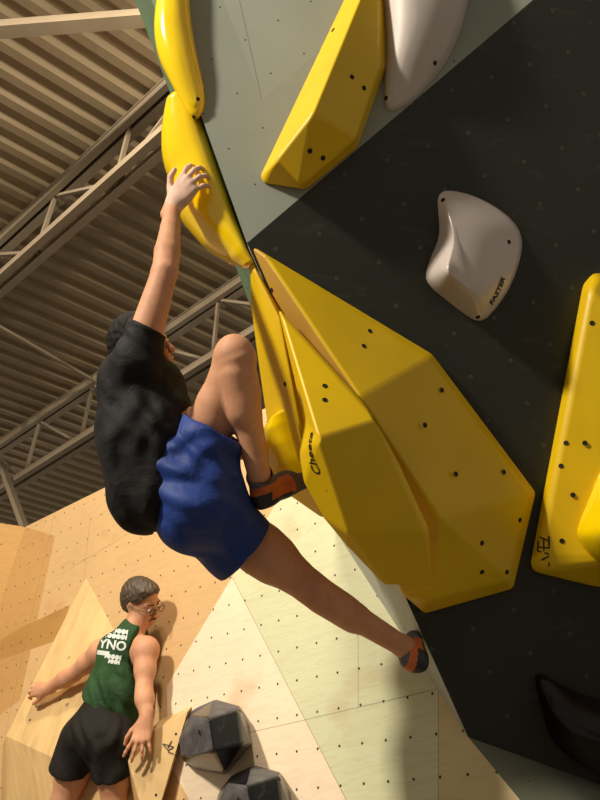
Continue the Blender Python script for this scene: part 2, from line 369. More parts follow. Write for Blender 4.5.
def lettering(o, text, x, y, ang, size, mat, name='lettering', off=.0018, squeeze=1.0, shear=0.0, direction=None, bold=0.0):
    """printed letters laid onto the surface of o; ang = reading direction in the photograph, degrees"""
    bv = bvh_of(o); loc, no = hit(o, x, y, bv)
    if loc is None: print('TEXT MISS', text); return
    if no@(O-loc) < 0: no = -no
    d2 = P(x+math.cos(math.radians(ang))*5, y-math.sin(math.radians(ang))*5, (loc-O)@FF); a = d2-loc; a -= no*(a@no); a /= np.linalg.norm(a); b = np.cross(no, a)
    cu = bpy.data.curves.new('txt', 'FONT'); cu.body = text; cu.size = size; cu.align_x = 'CENTER'; cu.align_y = 'CENTER'; cu.shear = shear; cu.offset = bold; cu.resolution_u = 3
    ob = bpy.data.objects.new('txt', cu); COL.objects.link(ob); dg = bpy.context.evaluated_depsgraph_get(); dg.update()
    me = ob.evaluated_get(dg).to_mesh(); V = []; F = [list(p.vertices) for p in me.polygons]
    for v in me.vertices:
        q = loc+a*v.co.x*squeeze+b*v.co.y
        h_, n_, *_ = bv.ray_cast(Vector(q+no*.1), Vector(-no)); q2 = np.array(h_)+no*off if h_ is not None and abs((np.array(h_)-q)@no) < .05 else q+no*off
        V.append(q2)
    bpy.data.objects.remove(ob); bpy.data.curves.remove(cu)
    if V: return mk(name, V, F, mat, o)
def strokes(o, lines, mat, wpx=1.1, name='emblem', off=.004):
    """line emblem printed on the surface of o, drawn as thin strips"""
    bv = bvh_of(o); V = []; F = []
    for (x0, y0, x1, y1) in lines:
        L = math.hypot(x1-x0, y1-y0); nx, ny = -(y1-y0)/L*wpx/2, (x1-x0)/L*wpx/2; q = []
        for (x, y) in ((x0+nx, y0+ny), (x1+nx, y1+ny), (x1-nx, y1-ny), (x0-nx, y0-ny)):
            loc, no = hit(o, x, y, bv)
            if loc is None: break
            if no@(O-loc) < 0: no = -no
            q.append(loc+no*off)
        if len(q) == 4: k = len(V); V += q; F.append([k, k+1, k+2, k+3])
    if V: mk(name, V, F, mat, o)
# --- big macro on the dark wall
mac = macro('yellow_volume', PD, [
    (248, 243, .0), (433, 353, .01), (537, 492, .01), (514, 590, .01), (424, 615, .01), (400, 594, .0), (298, 357, .0),   # base 0-6
    (360, 397, .26), (440, 520, .22), (430, 600, .10), (264, 254, .05), (508, 580, .06), (529, 494, .06), (428, 358, .05)],   # tops 7-13
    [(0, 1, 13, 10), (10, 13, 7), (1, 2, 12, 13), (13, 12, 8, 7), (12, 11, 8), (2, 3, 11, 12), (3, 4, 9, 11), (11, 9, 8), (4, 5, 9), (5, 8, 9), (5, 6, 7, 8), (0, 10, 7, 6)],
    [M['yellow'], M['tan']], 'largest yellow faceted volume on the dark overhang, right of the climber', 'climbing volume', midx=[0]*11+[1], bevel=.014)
holes(mac, [(370, 331), (364, 346), (425, 425), (442, 390), (456, 474), (504, 472), (482, 543), (482, 572), (507, 572), (520, 520)])
holes(mac, [(272, 290)])
# --- elongated hold with the print, lying over the volume
che = macro('yellow_hold', PD, [
    (277, 306, .07), (360, 397, .27), (403, 470, .30), (430, 527, .26), (433, 587, .20), (383, 586, .20), (348, 548, .27), (322, 518, .28), (303, 484, .27), (298, 455, .26), (303, 425, .24), (301, 410, .21),  # outline 0-11
    (318, 438, .42), (376, 420, .35), (350, 535, .34), (426, 533, .28), (280, 312, .12)],
    [(0, 1, 13, 16), (16, 13, 12), (1, 2, 13), (2, 3, 15, 13), (12, 13, 15, 14), (3, 4, 15), (14, 15, 4, 5), (5, 6, 14), (6, 7, 14), (7, 8, 12, 14), (8, 9, 12), (9, 10, 12), (10, 11, 12), (11, 0, 16, 12)],
    M['yellow'], 'tapering yellow hold with a small black printed word, lying over the largest yellow volume', bevel=.012)
# --- volume wrapping the arete on the left (verts by position and distance: it stands out sideways from the prow)
bm = bmesh.new()
for q in [(249, 256, 2.62), (262, 272, 2.68), (250, 300, 2.70), (257, 350, 2.78), (268, 430, 2.84), (286, 494, 2.86), (322, 519, 2.80), (345, 515, 2.80), (303, 440, 2.50), (280, 318, 2.54), (300, 300, 3.0), (335, 470, 3.1), (295, 380, 3.1)]: bm.verts.new(P(*q))
bmesh.ops.convex_hull(bm, input=bm.verts[:]); bmesh.ops.delete(bm, geom=[v for v in bm.verts if not v.link_faces], context='VERTS')
bmesh.ops.dissolve_limit(bm, angle_limit=math.radians(4), verts=bm.verts[:], edges=bm.edges[:]); bm.verts.index_update()
v3 = mk('yellow_volume', [tuple(v.co) for v in bm.verts], [[v.index for v in f_.verts] for f_ in bm.faces], M['yellow'], smooth=True); bm.free()
md = v3.modifiers.new('bevel', 'BEVEL'); md.width = .012; md.segments = 3; md.limit_method = 'ANGLE'; md.angle_limit = math.radians(12); md.harden_normals = True
tag(v3, 'narrow yellow volume on the prow between the raised knee and the printed hold', 'climbing volume')
holes(che, [(325, 386), (325, 400), (354, 464), (381, 473), (371, 501), (395, 555), (419, 562), (402, 571), (325, 490)])
holes(v3, [(285, 384), (294, 376)])
lettering(che, 'Cheeta', 311, 455, 103, .046, M['print'], shear=.2, bold=.0008)
def side_hold(rows, mat, label, back=.34, yr=None):
    """rounded hold on the left flank of the prow; rows = [(py, left edge px)], lofted along the arete"""
    ys = [q[0] for q in rows]; xs = [q[1] for q in rows]; n = 44; m = 22; V = []; F = []
    for i in range(n+1):
        y = (yr or (ys[0], ys[-1]))[0]+((yr or (ys[0], ys[-1]))[1]-(yr or (ys[0], ys[-1]))[0])*i/n; xt = float(np.interp(y, ys, xs))
        s_, e_ = (P0, A) if y < 243 else (P0, P1)
        lo, hi = 0., 1.6
        def px(p): r_ = p-O; return 300+FPX*(r_@RR)/(r_@FF), 400-FPX*(r_@UU)/(r_@FF)
        for _ in range(30):
            mid = (lo+hi)/2
            if (px(s_+(e_-s_)*mid)[1]-y)*(px(e_)[1]-px(s_)[1]) < 0: lo = mid
            else: hi = mid
        a = s_+(e_-s_)*lo; pl = PS2 if y < 243 else PS; d = (e_-s_)/np.linalg.norm(e_-s_)
        b = np.cross(d, pl.n); b *= np.sign(b@FF); b /= np.linalg.norm(b)
        lo, hi = -.05, .6
        t_ = i/n; w_ = max(.02, back*math.sin(math.pi*min(1, max(0, t_*.94+.03)))**.6)
        for _ in range(30):
            mid = (lo+hi)/2
            qx_, qy_ = px(a+b*w_*.4+pl.n*mid)
            if qx_ > float(np.interp(qy_, ys, xs)): lo = mid
            else: hi = mid
        h = max(lo, .004)
        for k in range(m+1):
            ph = math.pi*k/m; cx = .5-.5*math.cos(ph); V.append(a+b*w_*cx+pl.n*(h*math.sin(ph)**.8+.002)-d*0)
    W = m+1
    for i in range(n):
        for k in range(m): F.append([i*W+k, i*W+k+1, (i+1)*W+k+1, (i+1)*W+k])
    F += [list(range(W)), [n*W+k for k in range(W)][::-1]]; F += [[i*W+m, i*W, (i+1)*W, (i+1)*W+m] for i in range(n)]
    o = mk('yellow_hold', V, F, mat, smooth=True)
    bm = bmesh.new(); bm.from_mesh(o.data); bmesh.ops.smooth_vert(bm, verts=bm.verts[:], factor=.5, use_axis_x=True, use_axis_y=True, use_axis_z=True)
    bmesh.ops.recalc_face_normals(bm, faces=bm.faces[:]); bm.to_mesh(o.data); bm.free()
    o.data.polygons.foreach_set('use_smooth', [True]*len(o.data.polygons))
    return tag(o, label, 'climbing hold')
grip = side_hold([(84, 172), (92, 168), (110, 164), (130, 161), (150, 161), (165, 164), (180, 171), (192, 173), (205, 176), (217, 181), (243, 204), (256, 226), (266, 243), (272, 250)], M['yellow_gloss'],
    'glossy yellow curved hold gripped by the hand of the black-shirted climber', yr=(84, 262))
low = side_hold([(398, 310), (412, 274), (430, 264), (450, 262), (470, 267), (485, 278), (495, 300)], M['yellow_gloss'], 'small yellow hold behind the calf of the black-shirted climber', back=.3, yr=(392, 462))
# --- glossy hold over the top of the arete
banana = dome('yellow_hold', PG, [(166, -40), (158, -8), (153, 26), (157, 56), (170, 82), (181, 102), (197, 124), (206, 104), (203, 82), (196, 52), (190, 10), (188, -40)],
    [(176, -34, .065), (173, 20, .065), (180, 62, .06), (196, 104, .025)], M['yellow_gloss'], 'long glossy yellow hold over the prow edge, at the top left')
holes(banana, [(198, 99), (194, 117)], .006)
gv = macro('yellow_volume', PG, [
    (362, -40, .0), (259, 177, .0), (263, 185, .0), (307, 190, .0), (357, 149, .0), (388, 66, .0), (384, -40, .0),
    (376, -40, .10), (277, 158, .10), (300, 186, .06), (313, 112, .20), (356, 139, .10), (380, -40, .08), (379, 68, .10)],
    [(0, 1, 8, 10, 7), (1, 2, 8), (2, 3, 9, 8), (8, 9, 10), (3, 4, 11, 9), (9, 11, 10), (4, 5, 13, 11), (10, 11, 13), (5, 6, 12, 13), (7, 10, 13, 12), (0, 7, 12, 6)],
    M['yellow'], 'long yellow faceted volume on the grey-green wall, beside the uppermost white hold', 'climbing volume', bevel=.012)
holes(gv, [(352, 77), (364, 88), (310, 151), (323, 158), (333, 30)])
wh = dome('white_hold', PG, [(376, -50), (380, 0), (386, 47), (383, 90), (386, 113), (396, 111), (415, 100), (445, 66), (462, 30), (480, -50)],
    [(415, -45, .14), (416, 20, .12), (402, 70, .06), (395, 98, .02)], M['offwhite'], 'matte white hold at the top edge of the grey-green wall')
holes(wh, [(435, 63), (386, 98)], .007)
fa = dome('white_hold', PD, [(437, 198), (442, 191), (455, 191), (477, 197), (503, 212), (519, 228), (523, 249), (511, 287), (493, 312), (482, 322), (470, 319), (446, 300), (430, 287), (424, 276), (432, 254), (440, 236), (438, 210)],
    [(447, 204, .03), (458, 240, .09), (444, 272, .15), (470, 288, .09)], M['white'], 'glossy white hold with black printed letters, alone on the dark overhang', prof=lambda t: math.sin(min(1, t)*math.pi/2)**1.1)
holes(fa, [(443, 200), (509, 242), (478, 317)], .007)
lettering(fa, 'FASTER', 498, 291, 61, .034, M['print'], bold=.0012)
rv = macro('yellow_volume', PD, [
    (591, 272, .0), (581, 284, .0), (527, 564, .0), (531, 573, .0), (600, 590, .0), (720, 600, .0), (720, 272, .0),
    (599, 276, .06), (590, 290, .08), (539, 558, .05), (546, 570, .05), (640, 350, .17), (640, 560, .17), (720, 350, .1), (700, 570, .1)],
    [(0, 1, 8, 7), (1, 2, 9, 8), (2, 3, 10, 9), (3, 4, 10), (4, 5, 14, 12, 10), (5, 6, 13, 14), (6, 0, 7, 13), (7, 8, 11, 13), (8, 9, 12, 11), (9, 10, 12), (11, 12, 14, 13)],
    M['yellow'], 'yellow volume cut by the right edge of the picture, on the dark overhang', 'climbing volume', bevel=.02)
holes(rv, [(592, 323), (566, 443), (585, 443), (561, 466), (573, 495), (562, 541)])
strokes(rv, [(549, 536, 549, 566), (540, 537, 549, 541), (544, 539, 544, 551), (538, 551, 549, 554), (539, 541, 538, 551), (541, 560, 549, 556), (538, 547, 549, 548)], M['print'], 1.5)
PR = Plane(PD.p+PD.n*.13, PD.n)
rh = dome('yellow_hold', PR, [(604, 462), (592, 492), (577, 528), (577, 538), (590, 556), (612, 572), (680, 580), (690, 460)], [(604, 530, .12), (640, 515, .16)], M['yellow_gloss'],
    'glossy yellow hold on the volume at the right edge of the picture', prof=lambda t: math.sin(min(1, t)*math.pi/2)**.7)
bh = dome('dark_hold', PD, [(533, 676), (540, 672), (556, 682), (600, 702), (660, 712), (680, 760), (640, 786), (600, 775), (568, 758), (548, 735), (544, 718)],
    [(546, 700, .03), (562, 728, .14), (600, 742, .20), (640, 748, .16)], M['brown_gloss'], 'dark glossy brown hold low on the dark overhang, bottom right')
holes(bh, [(549, 716)], .006)
# --- two black holds on the plywood wall
def rock(dx, dy, label, sc=1.0):
    q = lambda x, y, h: (215+(x-215)*sc+dx, 737+(y-737)*sc+dy, h)
    v = [q(178, 742, 0), q(181, 726, 0), q(193, 709, 0), q(216, 699, 0), q(240, 706, 0), q(250, 726, 0), q(252, 744, 0), q(226, 775, 0), q(196, 770, 0), q(184, 762, 0),
         q(179, 738, .10), q(190, 716, .10), q(212, 702, .08), q(238, 709, .12), q(208, 718, .30), q(213, 752, .26), q(224, 772, .10), q(181, 757, .10), q(251, 742, .10), q(192, 758, .20), q(243, 744, .18)]
    f = [(0, 1, 11, 10), (1, 2, 12, 11), (2, 3, 12), (3, 4, 13, 12), (4, 5, 13), (5, 6, 18, 13), (6, 7, 16, 18), (7, 8, 16), (8, 9, 17, 16), (9, 0, 10, 17),
         (11, 12, 14), (12, 13, 14), (10, 11, 14), (10, 14, 15, 19), (10, 19, 17), (17, 19, 15), (17, 15, 16), (13, 20, 15, 14), (13, 18, 20), (18, 16, 20), (20, 16, 15)]
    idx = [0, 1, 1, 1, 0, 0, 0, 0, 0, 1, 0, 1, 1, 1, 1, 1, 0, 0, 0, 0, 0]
    o = macro('black_hold', PB, v, f, [M['black_hold'], M['lit_black_hold']], label, group='black rock-shaped holds on the plywood wall', midx=idx+[0]*0, bevel=.04, seg=6)
    holes(o, [(199+dx, 732+dy), (240+dx, 711+dy)], .008); return o
rock(0, 0, 'upper of the two black rock-shaped holds on the plywood wall')
rock(39, 68, 'lower of the two black rock-shaped holds, cut by the bottom of the picture', 1.06)
# --- plywood volumes
wv = macro('plywood_volume', PB, [
    (86, 577, .0), (3, 745, .0), (-2, 900, .0), (150, 960, .0), (160, 760, .0), (120, 640, .0),
    (6, 736, .20), (80, 770, .17), (8, 930, .02), (110, 950, .02)],
    [(0, 1, 6), (0, 6, 7), (0, 7, 5), (1, 2, 8, 6), (6, 8, 9, 7), (7, 9, 3, 4), (7, 4, 5), (2, 3, 9, 8)],
    M['ply'], 'large plywood pyramid volume under the left hand of the green-shirted climber', 'climbing volume', bevel=.003, seg=1)
holes(wv, [(30, 720), (60, 700)], .005)
wt = macro('plywood_volume', PB, [
    (192, 706, .0), (160, 720, .0), (120, 770, .0), (146, 860, .0), (162, 800, .0),
    (188, 711, .04), (124, 747, .17), (150, 840, .10)],
    [(0, 1, 5), (1, 2, 6, 5), (2, 3, 7, 6), (5, 6, 7), (0, 5, 7, 4), (3, 4, 7)],
    M['ply'], 'triangular plywood volume under the right hand of the green-shirted climber', 'climbing volume', bevel=.003, seg=1)
holes(wt, [(156, 795), (176, 734)], .005)
strokes(wt, [(163, 744, 174, 747), (163, 744, 169, 751), (174, 747, 168, 751), (168, 752, 174, 754), (172, 741, 168, 748)], M['print'], 1.0)
# ------------------------------------------------------------------ figures: implicit surfaces
class Field:
    def __init__(s, lo, hi, h):
        s.h = h; s.lo = np.array(lo, float); s.n = np.ceil((np.array(hi)-lo)/h).astype(int)+1; s.a = np.full(tuple(s.n), 1.0, np.float32)
    def box(s, lo, hi, mg):
        i0 = np.maximum(np.floor((lo-mg-s.lo)/s.h).astype(int), 0); i1 = np.minimum(np.ceil((hi+mg-s.lo)/s.h).astype(int)+1, s.n)
        if (i1 <= i0).any(): return None
        g = [(s.lo[k]+s.h*np.arange(i0[k], i1[k])).astype(np.float32) for k in range(3)]
        return tuple(slice(i0[k], i1[k]) for k in range(3)), (g[0][:, None, None], g[1][None, :, None], g[2][None, None, :])
    def _put(s, sl, d, k, op):
        a = s.a[sl]
        if op == 'add':
            if k > 0:
                hh = np.clip(.5+.5*(a-d)/k, 0, 1); s.a[sl] = a+(d-a)*hh-k*hh*(1-hh)
            else: s.a[sl] = np.minimum(a, d)
        else:
            d = -d; hh = np.clip(.5-.5*(a-d)/max(k, 1e-5), 0, 1); s.a[sl] = a+(d-a)*hh+max(k, 1e-5)*hh*(1-hh)
    def cap(s, a, b, ra, rb=None, k=.02, flat=None, op='add'):
        """tapered limb from a to b; flat=(axis, factor) squeezes it along an axis"""
        a = np.array(a, float); b = np.array(b, float); rb = ra if rb is None else rb; R = max(ra, rb)
        bx = s.box(np.minimum(a, b)-R, np.maximum(a, b)+R, k+3*s.h)
        if bx is None: return
        sl, (X, Y, Z) = bx; ab = b-a; L2 = max(ab@ab, 1e-9)
        px, py, pz = X-a[0], Y-a[1], Z-a[2]; t = np.clip((px*ab[0]+py*ab[1]+pz*ab[2])/L2, 0, 1)
        qx, qy, qz = px-t*ab[0], py-t*ab[1], pz-t*ab[2]; d2 = qx*qx+qy*qy+qz*qz
        if flat is not None:
            ax, f = flat; ax = np.array(ax, float)/np.linalg.norm(ax); w_ = qx*ax[0]+qy*ax[1]+qz*ax[2]; d2 = d2+w_*w_*(1/f**2-1)
        s._put(sl, (np.sqrt(d2)-(ra+(rb-ra)*t)).astype(np.float32), k, op)
    def ell(s, c, r, ax=None, k=.02, op='add'):
        c = np.array(c, float); r = np.array(r, float)*np.ones(3); ax = np.eye(3) if ax is None else np.array(ax, float); R = r.max()
        bx = s.box(c-R, c+R, k+3*s.h)
        if bx is None: return
        sl, (X, Y, Z) = bx; k0 = 0; k1 = 0
        for i in range(3):
            q = (X-c[0])*ax[i][0]+(Y-c[1])*ax[i][1]+(Z-c[2])*ax[i][2]; k0 = k0+(q/r[i])**2; k1 = k1+(q/r[i]**2)**2
        k0 = np.sqrt(k0); k1 = np.sqrt(k1)+1e-9; s._put(sl, (k0*(k0-1)/k1).astype(np.float32), k, op)
    def grid(s): return [(s.lo[k]+s.h*np.arange(s.n[k])).astype(np.float32).reshape([-1 if j == k else 1 for j in range(3)]) for k in range(3)]
    def cut(s, p, n, k=.006, lo=None, hi=None):
        """keep the side the normal n points away from"""
        n = np.array(n, float)/np.linalg.norm(n); p = np.array(p, float); X, Y, Z = s.grid()
        d = ((X-p[0])*n[0]+(Y-p[1])*n[1]+(Z-p[2])*n[2]).astype(np.float32)
        if lo is not None:
            c = np.array(lo); d = np.where((X-c[0])**2+(Y-c[1])**2+(Z-c[2])**2 < hi*hi, d, -1.0)
        a = s.a; hh = np.clip(.5-.5*(a-d)/k, 0, 1); s.a = (a+(d-a)*hh+k*hh*(1-hh)).astype(np.float32)
    def fold(s, c, n, amp, freq, ph=0, rad=.2, warp=3.0):
        """cloth folds: soft waves across direction n, around c"""
        c = np.array(c, float); n = np.array(n, float)/np.linalg.norm(n); bx = s.box(c-rad, c+rad, 0)
        if bx is None: return
        sl, (X, Y, Z) = bx; X, Y, Z = X-c[0], Y-c[1], Z-c[2]; r2 = (X*X+Y*Y+Z*Z)/rad**2; w_ = np.clip(1-r2, 0, 1)**2
        u = X*n[0]+Y*n[1]+Z*n[2]+.02*np.sin(X*23+Z*17+ph*2)+.015*np.sin(Y*31-Z*13+ph)
        s.a[sl] = s.a[sl]+(amp*w_*np.sin(u*freq*2*math.pi+ph)).astype(np.float32)
    def mesh(s):
        a = s.a; neg = a < 0; n = np.array(a.shape); c = np.zeros(tuple(n-1), np.int8)
        for i in (0, 1):
            for j in (0, 1):
                for k in (0, 1): c += neg[i:n[0]-1+i, j:n[1]-1+j, k:n[2]-1+k]
        act = np.argwhere((c > 0) & (c < 8)); idx = -np.ones(tuple(n-1), np.int32); idx[tuple(act.T)] = np.arange(len(act))
        acc = np.zeros((len(act), 3)); cnt = np.zeros(len(act)); cs = [np.array(q) for q in np.ndindex(2, 2, 2)]
        for p in cs:
            for ax in range(3):
                if p[ax]: continue
                q = p.copy(); q[ax] = 1; va = a[tuple((act+p).T)]; vb = a[tuple((act+q).T)]; m = (va < 0) != (vb < 0)
                t = np.where(m, va/np.where(m, va-vb, 1), 0); pos = act+p+(q-p)*t[:, None]; acc[m] += pos[m]; cnt[m] += 1
        V = s.lo+s.h*acc/cnt[:, None]; F = []
        for ax in range(3):
            u, v = (ax+1) % 3, (ax+2) % 3; sl0 = [slice(None)]*3; sl1 = [slice(None)]*3; sl0[ax] = slice(0, -1); sl1[ax] = slice(1, None)
            e = np.argwhere(neg[tuple(sl0)] != neg[tuple(sl1)]); ok = (e[:, u] > 0) & (e[:, v] > 0) & (e[:, u] < n[u]-1) & (e[:, v] < n[v]-1); e = e[ok]
            q = []
            for du, dv in ((1, 1), (0, 1), (0, 0), (1, 0)):
                g = e.copy(); g[:, u] -= du; g[:, v] -= dv; q.append(idx[tuple(g.T)])
            q = np.stack(q, 1); sgn = neg[tuple(e.T)]; q[~sgn] = q[~sgn][:, ::-1]; F.append(q)
        F = np.concatenate(F); return V, F
def fmesh(name, fld, mats, parent=None, origin=None, matfn=None, smooth=1):
    V, F = fld.mesh()
    for _ in range(smooth):
        acc = np.zeros_like(V); cnt = np.zeros(len(V))
        for i in range(4):
            a, b = F[:, i], F[:, (i+1) % 4]; np.add.at(acc, a, V[b]); np.add.at(cnt, a, 1); np.add.at(acc, b, V[a]); np.add.at(cnt, b, 1)
        V = V*.5+.5*acc/np.maximum(cnt, 1)[:, None]
    mi = None
    if matfn is not None: mi = matfn(V[F].mean(1))
    o = mk(name, V, F, mats, parent=parent, origin=origin, midx=mi, smooth=True)
    return o
def un(v): v = np.array(v, float); return v/np.linalg.norm(v)
def cdir(x, y, z): return un(RR*x+UU*y-FF*z)      # right, up, towards the camera position
def finger(f, base, d, n, L, r, curls, k=.004):
    """three phalanges from base along d, bending towards -n"""
    p = np.array(base, float); ax = np.cross(d, n); ang = 0; d0 = un(d); dn = un(n); fr = (.46, .30, .24); out = [p]
    for i in range(3):
        ang += curls[i]; dd = d0*math.cos(ang)-dn*math.sin(ang); q = p+dd*L*fr[i]
        f.cap(p, q, r*(1-.09*i), r*(1-.09*(i+1)), k=k); f.ell(p, r*(1.06-.08*i), k=k); p = q; out.append(q)
    return out
def hand(f, wr, d, n, th, L=.185, curls=(.35, .6, .4), spread=.12, tcurl=.3, tang=.8, rw=.026, kk=None):
    """wr wrist, d towards the fingers, n out of the back of the hand, th towards the thumb side"""
    d = un(d); n = un(n-d*(n@d)); th = un(th-d*(th@d)-n*(th@n)); s = L/.185; tips = []
    kn = []
    for i, (o_, l_, fl, r_) in enumerate(((.032, .088, .074, .0092), (.011, .092, .083, .0095), (-.010, .087, .077, .0090), (-.030, .078, .060, .0080))):
        b = wr+d*l_*s+th*o_*s+n*(.006 if i in (1, 2) else .001)*s; kn.append(b)
        f.cap(wr+th*o_*.55*s+d*.012*s, b, .0135*s, .0118*s, k=.012*s)
        cu = [c*(1+.08*i) for c in curls]; sp = (1.5-i)*spread/1.5
        tips.append(finger(f, b, un(d*math.cos(sp)+th*math.sin(sp)), n, fl*s, r_*s, cu))
    f.ell(wr+d*.048*s-n*.006*s, (.048*s, .036*s, .014*s), [d, th, n], k=.015)
    tb = wr+d*.022*s+th*.024*s-n*.008*s; t1 = tb+un(d*math.cos(tang)+th*math.sin(tang)-n*.25)*.042*s
    t2 = t1+un(d*math.cos(tang*.6)+th*math.sin(tang*.6)-n*tcurl)*.032*s; t3 = t2+un(d+th*.15-n*(tcurl+.2))*.026*s
    f.cap(tb, t1, .0165*s, .0115*s, k=.014); f.cap(t1, t2, .0112*s, .0102*s, k=.004); f.cap(t2, t3, .0102*s, .0085*s, k=.004)
    f.cap(wr-d*.03*s, wr+d*.02*s, rw, rw*1.02, k=.02, flat=(n, .78)); return tips
def head(f, c, fw, up, s=1.0):
    """skull, jaw, face and ears around c"""
    fw = un(fw); up = un(up-fw*(up@fw)); sd = np.cross(fw, up); A_ = [fw, up, sd]; q = lambda x, y, z: c+(fw*x+up*y+sd*z)*s
    f.ell(q(-.012, .03, 0), np.array((.097, .088, .076))*s, A_, k=.02)
    f.ell(q(.030, -.01, 0), np.array((.058, .085, .062))*s, A_, k=.02)
    f.cap(q(.045, -.085, 0), q(.062, -.082, 0), .028*s, .022*s, k=.03)
    for z in (-1, 1):
        f.cap(q(.0, -.055, .052*z), q(.055, -.088, .018*z), .020*s, .018*s, k=.025)
        f.ell(q(.062, -.022, .034*z), .022*s, k=.02)
        f.cap(q(.082, .022, .012*z), q(.070, .024, .045*z), .010*s, .009*s, k=.012)
        f.ell(q(.096, .002, .031*z), .0145*s, k=.008, op='sub'); f.ell(q(.079, .003, .031*z), .0125*s, k=.003)
        e = q(-.004, -.004, .074*z)
        f.ell(e+up*.008*s, np.array((.018, .026, .009))*s, [un(fw-up*.2), un(up+fw*.2), un(sd+fw*.35*z)], k=.006); f.ell(e-up*.017*s, .009*s, k=.006)
        f.ell(e+sd*.009*s*z+fw*.002, np.array((.008, .013, .004))*s, A_, k=.003, op='sub')
    f.cap(q(.090, .014, 0), q(.112, -.026, 0), .0085*s, .012*s, k=.010); f.ell(q(.108, -.032, 0), np.array((.012, .009, .016))*s, A_, k=.006)
    f.cap(q(.093, -.054, -.016), q(.093, -.054, .016), .0085*s, k=.006); f.cap(q(.091, -.066, -.013), q(.091, -.066, .013), .009*s, k=.006)
    f.cap(q(.098, -.060, -.022), q(.098, -.060, .022), .0022*s, k=.003, op='sub')
    return q, A_
def eyes(o, q, s=1.0, sd=None):
    for z in (-1, 1):
        g = Field(q(.08, 0, .031*z)-.02, q(.08, 0, .031*z)+.02, .002); g.ell(q(.082, .003, .031*z), .0115*s); fmesh('eye', g, [M['eyewhite'], M['eye']], o, matfn=lambda c, z=z: (np.linalg.norm(c-q(.0935, .002, .031*z), axis=1) < .0062*s).astype(int))
def hair(o, q, A_, s, mat, thick=.014, fringe=.06, side=-.01, nape=-.05, bumpy=.0016):
    fw, up, sd = A_; c = q(0, 0, 0); g = Field(c-.15*s, c+.15*s, .004)
    g.ell(q(-.014, .034, 0), np.array((.101+thick*.6, .09+thick, .08+thick*.45))*s, A_, k=.01); g.ell(q(-.05, .0, 0), np.array((.062, .075, .072))*s, A_, k=.02)
    g.ell(q(.032, .088, 0), np.array((.055, .028, .060))*s, A_, k=.02)
    X, Y, Z = g.grid(); g.a = g.a+(bumpy*(np.sin(X*310+Z*90)+np.sin(Y*270-Z*110+1+3*np.sin(X*60))+np.sin((X+Y)*190+2*np.sin(Z*80)))/1.6).astype(np.float32)
    # clear the face: in front of the hairline
    n1 = un(fw*1.0-up*.75); g.cut(q(fringe, .045, 0), n1, .006)
    n2 = un(-up); X, Y, Z = g.grid(); P_ = lambda v: (X-c[0])*v[0]+(Y-c[1])*v[1]+(Z-c[2])*v[2]
    f_, u_ = P_(fw), P_(up); m = np.maximum(np.minimum(f_-(-.012*s), (side*s-u_)+.018*s), np.float32(nape*s)-u_); g.a = np.maximum(g.a, m.astype(np.float32))
    return fmesh('hair', g, mat, o)
def leg_bits(f, hip, kn, an, rh, rk, ra, calf, bk, kc=.03):
    """thigh, knee, calf; bk = backward direction of the calf"""
    hip, kn, an = map(np.array, (hip, kn, an)); bk = np.array(bk, float)
    f.cap(hip, hip*.4+kn*.6, rh, rh*.84, k=.03); f.cap(hip*.5+kn*.5, kn, rh*.88, rk, k=.03)
    f.cap(kn, kn*.72+an*.28, rk*.98, calf*.86, k=min(.02, kc)); f.cap(kn*.86+an*.14+bk*.012, kn*.55+an*.45+bk*.012, calf*.86, calf*.80, k=kc)
    f.cap(kn*.60+an*.40+bk*.004, an, calf*.80, ra, k=.03); 
def climbing_shoe(parent, heel, toe, up, L, w=.042, ankle=None, label=None):
    """snug shoe: heel and toe points, up away from the sole"""
    heel, toe = np.array(heel, float), np.array(toe, float); d = un(toe-heel); up = un(up-d*(up@d)); sd = np.cross(d, up); lo = np.minimum(heel, toe)-.10; hi = np.maximum(heel, toe)+.10
    g = Field(lo, hi, .004); L = np.linalg.norm(toe-heel); p = lambda a, b, c=0: heel+d*a*L+up*b+sd*c
    g.ell(p(.06, .026), (.044, .046, .034), [d, up, sd]); g.cap(p(.12, .026), p(.50, .034), .039, .041, k=.02); g.cap(p(.45, .026), p(.80, .014), .044, .034, k=.03, flat=(up, .85)); g.cap(p(.78, .012), p(.97, .0), .033, .020, k=.02, flat=(up, .72))
    g.cap(p(.14, .04), (ankle if ankle is not None else p(.2, .085)), .046, .044, k=.02)
    if ankle is not None: g.cut(np.array(ankle)+un(ankle-p(.2, .04))*.012, ankle-p(.2, .04), .004)
    g.cut(p(.3, -.012), -up, .006)
    def mf(c):
        t = (c-heel)@d/L; u = (c-heel)@up; m = np.zeros(len(c), int); m[(t < .48) & (u < .066)] = 1; m[(t < .06) & (u < .04)] = 2; m[(t < .42) & (u < .012)] = 2; m[(u < .004)] = 2; m[t > .90] = 2; return m
    sh = fmesh('climbing_shoe', g, [M['shoe_grey'], M['shoe_orange'], M['rubber']], parent, matfn=mf)
    for t_ in (.40, .56):       # closure straps wrapped over the instep
        g = Field(lo, hi, .004); g.cap(p(t_, .03), p(t_, .031), .0475-.02*(t_-.4), k=.0, flat=(up, .98)); g2 = p(t_, 0); g.cut(g2+d*.010, d, .003); g.cut(g2-d*.010, -d, .003); g.cut(p(.3, .012), -up, .003)
        st = fmesh('strap', g, M['rubber'], sh)
    # pull loop at the heel
    a = p(-.07, .060); b = p(-.12, .075); V = []; F = []
    g = Field(lo-.03, hi+.03, .003); g.cap(p(.02, .066), p(-.06, .078), .0035, k=.002); g.cap(p(-.06, .078), p(-.13, .070), .0035, k=.002); g.cap(p(-.13, .070), p(-.16, .052), .003, k=.002)
    fmesh('pull_loop', g, M['rubber'], sh)
    return sh
